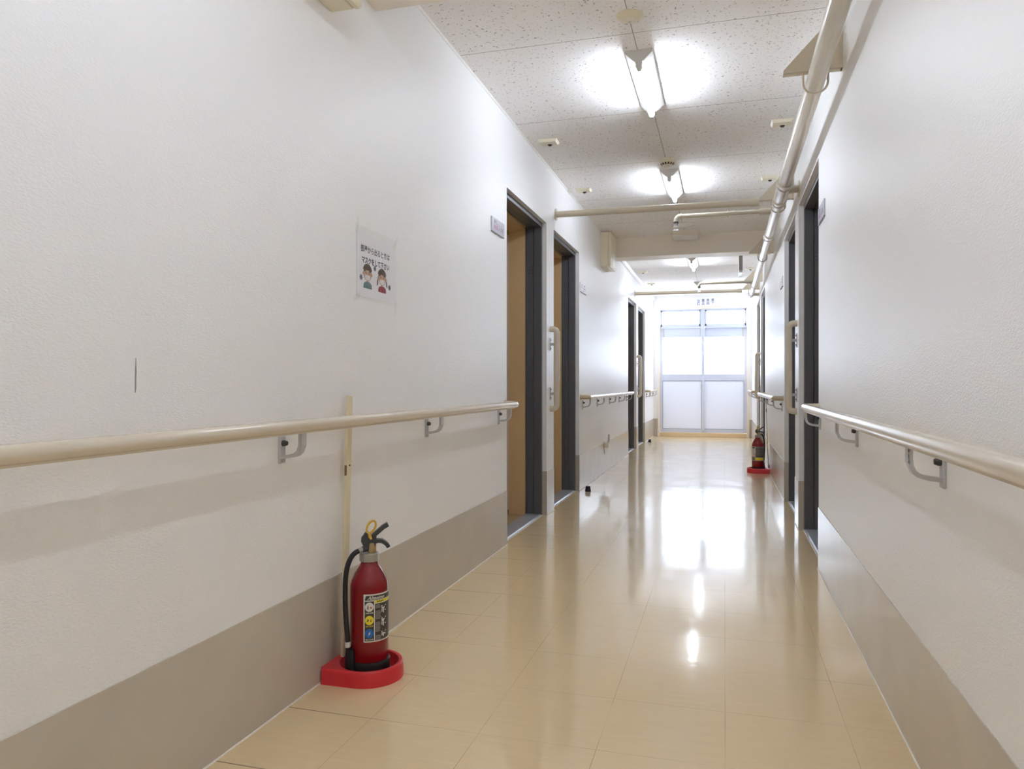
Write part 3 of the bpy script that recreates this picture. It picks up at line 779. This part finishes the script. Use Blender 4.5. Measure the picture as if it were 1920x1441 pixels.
# ------------------------------------------------------------------ fire extinguishers
RB = .0585
def extinguisher(loc, rz, label, hose_a, far=False):
    root = thing('fire_extinguisher', loc, label, 'fire extinguisher', 'fire extinguishers', rot=(0, 0, rz))
    L = dict(local=True)
    b = MB(); b.lathe([(0, 0), (.052, .002), (RB, .012), (RB, .258), (.0572, .272), (.053, .287), (.046, .302), (.037, .317), (.029, .328), (.0255, .336), (.0245, .350), (0, .350)], n=56)
    b.build('cylinder', M['red'], root, smooth=50, **L)
    b = MB(); b.lathe([(0, -.003), (.060, -.003), (.0635, 0), (.0635, .040), (.0618, .0435), (.0590, .044)], n=56)
    ha = hose_a; hd = Vector((math.cos(ha), math.sin(ha), 0)); ht = Vector((-math.sin(ha), math.cos(ha), 0))
    vs = []; n = 14                                               # moulded pocket that holds the nozzle
    for z, k in ((-.002, 1.12), (.045, 1.0), (.081, .88)):
        for i in range(n):
            a = 2*PI*i/n; p = hd*(.0640 + .013*k*math.cos(a)) + ht*(.0235*k*math.sin(a)); vs.append((p.x, p.y, z))
    fs = [tuple(range(n))[::-1], tuple(range(2*n, 3*n))] + [(j*n + i, j*n + (i + 1) % n, (j + 1)*n + (i + 1) % n, (j + 1)*n + i) for j in range(2) for i in range(n)]
    b.add(vs, fs); b.build('base_boot', M['rubber'], root, smooth=50, **L)
    b = MB(); b.lathe([(.024, .340), (.030, .341), (.030, .363), (.027, .366), (.016, .366)], n=12); b.build('collar_nut', M['nut'], root, smooth=25, **L)
    b = MB(); b.lathe([(.013, .362), (.0135, .372), (.0135, .392), (.012, .396), (0, .396)], (.008, 0, 0), 20); v = b.build('valve', M['brass'], root, **L)
    b = MB(); b.tube([Vector((0, 0, .379)) + hd*.004, Vector((0, 0, .377)) + hd*.024], .0095, 14, 0); b.tube([Vector((0, 0, .377)) + hd*.022, Vector((0, 0, .374)) + hd*.036], .0085, 14, 1)
    b.build('hose_outlet', [M['lever'], M['nut']], v, **L)
    # fixed carrying handle below, squeeze lever above; both point along +x
    b = MB(); w = .010
    b.prism([(-.018, .386), (-.010, .382), (.018, .386), (.022, .404), (.006, .409), (-.004, .425), (-.012, .428), (-.024, .412), (-.025, .402)], 'y', -.011, .011)
    b.prism(ribbon([(.012, .397), (.026, .401), (.038, .400), (.048, .394), (.055, .387), (.059, .380)], .0115), 'y', -w, w)
    b.build('carrying_handle', M['lever'], root, smooth=35, **L)
    b = MB(); b.prism(ribbon([(.004, .408), (.016, .420), (.028, .430), (.042, .442), (.054, .449), (.057, .4505)], .0125), 'y', -w, w); b.box(.010, .022, -.008, .008, .400, .424)
    b.build('squeeze_lever', M['lever'], root, smooth=35, **L)
    b = MB(); cx, cz = .006, .446
    b.tube([(cx + .0125*math.cos(t) + (.006*math.sin(t)), -.013, cz + .0185*math.sin(t)) for t in [2*PI*i/28 for i in range(28)]], .0034, 10, closed=True)
    b.tube([(cx - .006, -.013, cz - .017), (cx - .004, -.013, cz - .030), (cx, -.013, cz - .038)], [.0045, .0050, .0035], 10)
    b.build('safety_pin', M['yellow'], root, **L)
    # hose
    rr = [(.034, .3745), (.046, .371), (.057, .362), (.066, .348), (.0735, .328), (.078, .300), (.0795, .265), (.079, .22), (.0765, .175), (.073, .135), (.071, .115), (.069, .07)]
    pts = []
    for i in range(len(rr) - 1):
        for t in (0, .5): pts.append(hd*(rr[i][0]*(1 - t) + rr[i + 1][0]*t) + Vector((0, 0, rr[i][1]*(1 - t) + rr[i + 1][1]*t)))
    pts.append(hd*rr[-1][0] + Vector((0, 0, rr[-1][1])))
    sm = [pts[0]] + [(pts[i - 1] + pts[i]*2 + pts[i + 1])/4 for i in range(1, len(pts) - 1)] + [pts[-1]]
    b = MB(); b.tube(sm, .0078, 16); hs = b.build('hose', M['rubber'], root, smooth=60, **L)
    b = MB(); b.tube([hd*.0712 + Vector((0, 0, .104)), hd*.0702 + Vector((0, 0, .088))], .0088, 16); b.build('band', M['band'], hs, **L)
    # wrapped label: u = arc length, v = down from the top edge
    b = MB(); z0 = .0002; A0 = math.radians(-90 - 17) if not far else math.radians(-90 - 75); top = .2515; hgt = .1445
    W = RB*math.radians(150)
    def R(u0, u1, v0, v1, lay, m): b.rect(u0, u1, top - v1, top - v0, lay, m, nx=max(1, int(abs(u1 - u0)/.004)))
    def D(u, v, r, lay, m, ry=None):                              # round patch in upright slices, so it follows the curved body
        k = 14; ry = ry or r
        for i in range(k):
            a0, a1 = PI - PI*i/k, PI - PI*(i + 1)/k
            p0, p1 = u + r*math.cos(a0), u + r*math.cos(a1); h0, h1 = ry*math.sin(a0), ry*math.sin(a1)
            b.poly([(p0, top - v - h0, lay), (p1, top - v - h1, lay), (p1, top - v + h1, lay), (p0, top - v + h0, lay)], m)
    if not far:
        R(0, W, 0, hgt, 0, 0)                                     # white ground
        R(.0035, W - .003, .0045, .0185, 1, 1)                    # title bar
        b.poly([(.0035, top - .0045, 2), (.0075, top - .0045, 2), (.0035, top - .0185, 2)], 0)
        b.text('Altesimo', .0115, top - .0165, 2, .0150, 0, .0003, shear=.35, width=.056)
        R(.0035, .0315, .0215, hgt - .0035, 1, 1)                 # pictogram column
        for i, (v, m) in enumerate(((.0385, 0), (.0785, 3), (.1180, 4))):
            D(.0175, v, .0132, 2, m, .0141)
        R(.0118, .0148, .0355, .0455, 3, 1); R(.0118, .0148, .0338, .0347, 3, 2); D(.0222, .0405, .0027, 3, 5)
        b.poly([(.010, top - .0835, 3), (.015, top - .0815, 3), (.0165, top - .076, 3), (.012, top - .0745, 3)], 6); b.poly([(.0195, top - .083, 3), (.024, top - .083, 3), (.023, top - .074, 3), (.0205, top - .077, 3)], 5)
        b.poly([(.0215, top - .1105, 3), (.0140, top - .1190, 3), (.0170, top - .1190, 3), (.0135, top - .1265, 3), (.0215, top - .1175, 3), (.0180, top - .1175, 3)], 0)
        for v, t, m in ((.0585, '普通火災用', 0), (.0982, '油火災用', 3), (.1385, '電気火災用', 0)):
            b.text(t, .0062, top - v, 2, .0052, m, .0001, width=.0226)
        R(.0345, W - .003, .0195, .0285, 1, 3)
        for i in range(4): R(.041 + .0062*i, .0452 + .0062*i, .022, .0262, 2, 6)
        R(.0345, W - .003, .0300, hgt - .0035, 1, 1)
        for k, (v0, n_) in enumerate(((.034, 3), (.052, 7), (.086, 8), (.126, 4))):
            for j in range(n_): R(.0365, .0365 + (.016 if j % 3 else .0135) + .002*(k % 2), v0 + j*.0038, v0 + j*.0038 + .0019, 2, 2)
        for v0, v1 in ((.036, .062), (.072, .102), (.114, .134)):
            R(.0565, .060, v0 + .002, v1 - .004, 2, 0); R(.0625, .066, v0 + .008, v1, 2, 0); R(.060, .0625, v0 + .010, v0 + .014, 2, 0)
            b.poly([(.0655, top - v0 - .009, 2), (.074, top - v0 - .001, 2), (.076, top - v0 - .004, 2), (.0665, top - v0 - .014, 2)], 0)
            D(.0585, (v0 + v1)/2, .0012, 3, 1); R(.069, .075, v1 - .009, v1 - .006, 2, 0)
    else:
        R(0, W, 0, hgt, 0, 2); R(.002, .055, .004, .020, 1, 0); R(.010, .050, .006, .018, 2, 1)
        R(.002, .055, .024, .070, 1, 0); R(.060, W - .004, .010, .105, 1, 1); R(.010, .050, .076, .100, 1, 7); R(.052, W - .006, .112, .136, 1, 3); R(.004, .046, .108, .136, 1, 1)
        for j in range(9): R(.064, W - .012, .016 + j*.009, .019 + j*.009, 2, 2); R(.008, .048, .028 + j*.0045, .030 + j*.0045, 2, 2)
        for j in range(3): R(.008, .042, .112 + j*.008, .115 + j*.008, 2, 2)
    b.warp(lambda p: ((RB + .0004 + p.z*.00015)*math.cos(A0 + p.x/RB), (RB + .0004 + p.z*.00015)*math.sin(A0 + p.x/RB), p.y))
    b.build('printed_label', [M['lwhite'], M['lblack'], M['lgrey'], M['lyellow'], M['lblue'], M['lred'], M['lgreen'], M['lpeach']], root, smooth=60, **L)
    return root

def stand(cx, cy, d, x, label, pole_pts):
    """red moulded tray: flat back against the wall, round front, round well; cream sign pole at its back"""
    root = thing('extinguisher_stand', (cx, cy, 0), label, 'extinguisher stand', 'extinguisher stands')
    n = 72; ro = .106; back = abs(cx - x) - .004
    def outer(a, k=1.0):
        c, s = math.cos(a), math.sin(a)
        r = ro*k
        if c < 0:
            r = min(back/(-c), (ro*k)/abs(s) if abs(s) > 1e-4 else 9)
        return (r*c, r*s)
    rings = []
    for (k, z) in ((1.0, 0), (1.0, .006), (.985, .040), (.965, .0455), (.945, .047)):
        rings.append([(*outer(2*PI*i/n, k), z) for i in range(n)])
    for r, z in ((.0935, .047), (.0905, .0455), (.0885, .040), (.084, .016), (.078, .010)):
        rings.append([(r*math.cos(2*PI*i/n), r*math.sin(2*PI*i/n), z) for i in range(n)])
    vs = [(cx + d*p[0], cy + p[1], p[2]) for q in rings for p in q]
    fs = [(j*n + i, j*n + (i + 1) % n, (j + 1)*n + (i + 1) % n, (j + 1)*n + i) for j in range(len(rings) - 1) for i in range(n)]
    fs += [list(range(n)), [(len(rings) - 1)*n + i for i in range(n)]]
    b = MB(); b.add(vs, fs)
    b.cbox(x + d*.004, x + d*.016, cy + .060, cy + .098, .03, .072, .003)
    b.build('tray', M['standred'], root, smooth=35)
    (x0, y0, z0), (x1, y1, z1) = pole_pts
    b = MB(); hx, hy = .005, .0118
    def ring(t, e=1.0): 
        px, py, pz = x0 + (x1 - x0)*t, y0 + (y1 - y0)*t, z0 + (z1 - z0)*t
        return [(px - hx*e, py - hy*e, pz), (px + hx*e, py - hy*e, pz), (px + hx*e, py + hy*e, pz), (px - hx*e, py + hy*e, pz)]
    vs = ring(0) + ring(1); vs[6] = (vs[6][0], vs[6][1] + .003, vs[6][2] - .004)
    b.add(vs, [(3, 2, 1, 0), (4, 5, 6, 7)] + [(k, (k + 1) % 4, (k + 1) % 4 + 4, k + 4) for k in range(4)])
    pl = b.build('sign_pole', M['pole'], root, smooth=0)
    tz = lambda z: (z - z0)/(z1 - z0)
    b = MB(); q0, q1 = ring(tz(.610)), ring(tz(.642))
    b.add([(q0[0][0] + .001, q0[0][1] - .0006, q0[0][2]), (q0[1][0] - .001, q0[1][1] - .0006, q0[1][2]), (q1[1][0] - .001, q1[1][1] - .0006, q1[1][2]), (q1[0][0] + .001, q1[0][1] - .0006, q1[0][2])], [(0, 1, 2, 3)], 0)
    q = ring(tz(.641)); b.lathe([(.0028, 0), (.0028, .002)] if d > 0 else [(.0028, -.002), (.0028, 0)], (q[1][0] if d > 0 else q[0][0], q[1][1] + .014, q[1][2]), 10, 1, axis='x')
    b.build('slot', [M['brown'], M['hole']], pl, smooth=0)
    return root
stand(-1.055, 2.065, 1, XL, 'red extinguisher tray with cream pole on the floor by the near left wall', ((-1.148, 2.074, .046), (-1.150, 2.112, .862)))
extinguisher((-1.055, 2.065, .0135), math.radians(27.1), 'dark red fire extinguisher by the near left wall, icon label facing the corridor', math.radians(-155))
stand(.327, 7.87, -1, XR, 'distant red extinguisher tray with leaning cream pole at the right wall', ((.430, 7.90, .046), (.404, 7.91, .80)))
extinguisher((.327, 7.87, .0135), math.radians(-4), 'distant red fire extinguisher at the right wall under the handrail', math.radians(38), True)

# ------------------------------------------------------------------ daylight, camera, view
w = bpy.data.worlds.new('daylight'); S.world = w; w.use_nodes = True
bg = w.node_tree.nodes['Background']; bg.inputs[0].default_value = (.77, .86, 1.0, 1); 
wt = w.node_tree; wc = N(wt, 'ShaderNodeTexCoord'); wz = N(wt, 'ShaderNodeSeparateXYZ'); wt.links.new(wc.outputs['Generated'], wz.inputs[0])
wr_ = N(wt, 'ShaderNodeMapRange'); wr_.inputs[1].default_value = -.06; wr_.inputs[2].default_value = .02; wr_.inputs[3].default_value = UPLIGHT; wr_.inputs[4].default_value = SKY
wt.links.new(wz.outputs[2], wr_.inputs[0]); wt.links.new(wr_.outputs[0], bg.inputs[1])      # added brightness below the horizon lifts the far ceiling; overcast sky above
ld = bpy.data.lights.new('window_portal', 'AREA'); ld.shape = 'RECTANGLE'; ld.size = 1.46; ld.size_y = 2.16; ld.cycles.is_portal = True
po_ = bpy.data.objects.new('window_portal', ld); COL.objects.link(po_); po_.location = (-.35, YE + .14, 1.09); po_.rotation_euler = (-PI/2, 0, 0)

cam = bpy.data.cameras.new('camera'); co = bpy.data.objects.new('camera', cam); COL.objects.link(co); S.camera = co
cam.sensor_width = 36.0; cam.lens = 36.0*1380/1920; cam.shift_y = -1.5/1920; cam.clip_start = .02; cam.clip_end = 100
co.location = (0, 0, .90); co.rotation_euler = (PI/2, 0, math.atan(398/1380))

S.view_settings.view_transform = 'Standard'; S.view_settings.look = 'None'; S.view_settings.gamma = 1; S.view_settings.use_curve_mapping = False
S.view_settings.exposure = EXPOSURE
cy = S.cycles
cy.max_bounces = 18; cy.diffuse_bounces = 16; cy.glossy_bounces = 6; cy.transmission_bounces = 6; cy.transparent_max_bounces = 12
cy.caustics_reflective = False; cy.caustics_refractive = False; cy.sample_clamp_indirect = 20.0
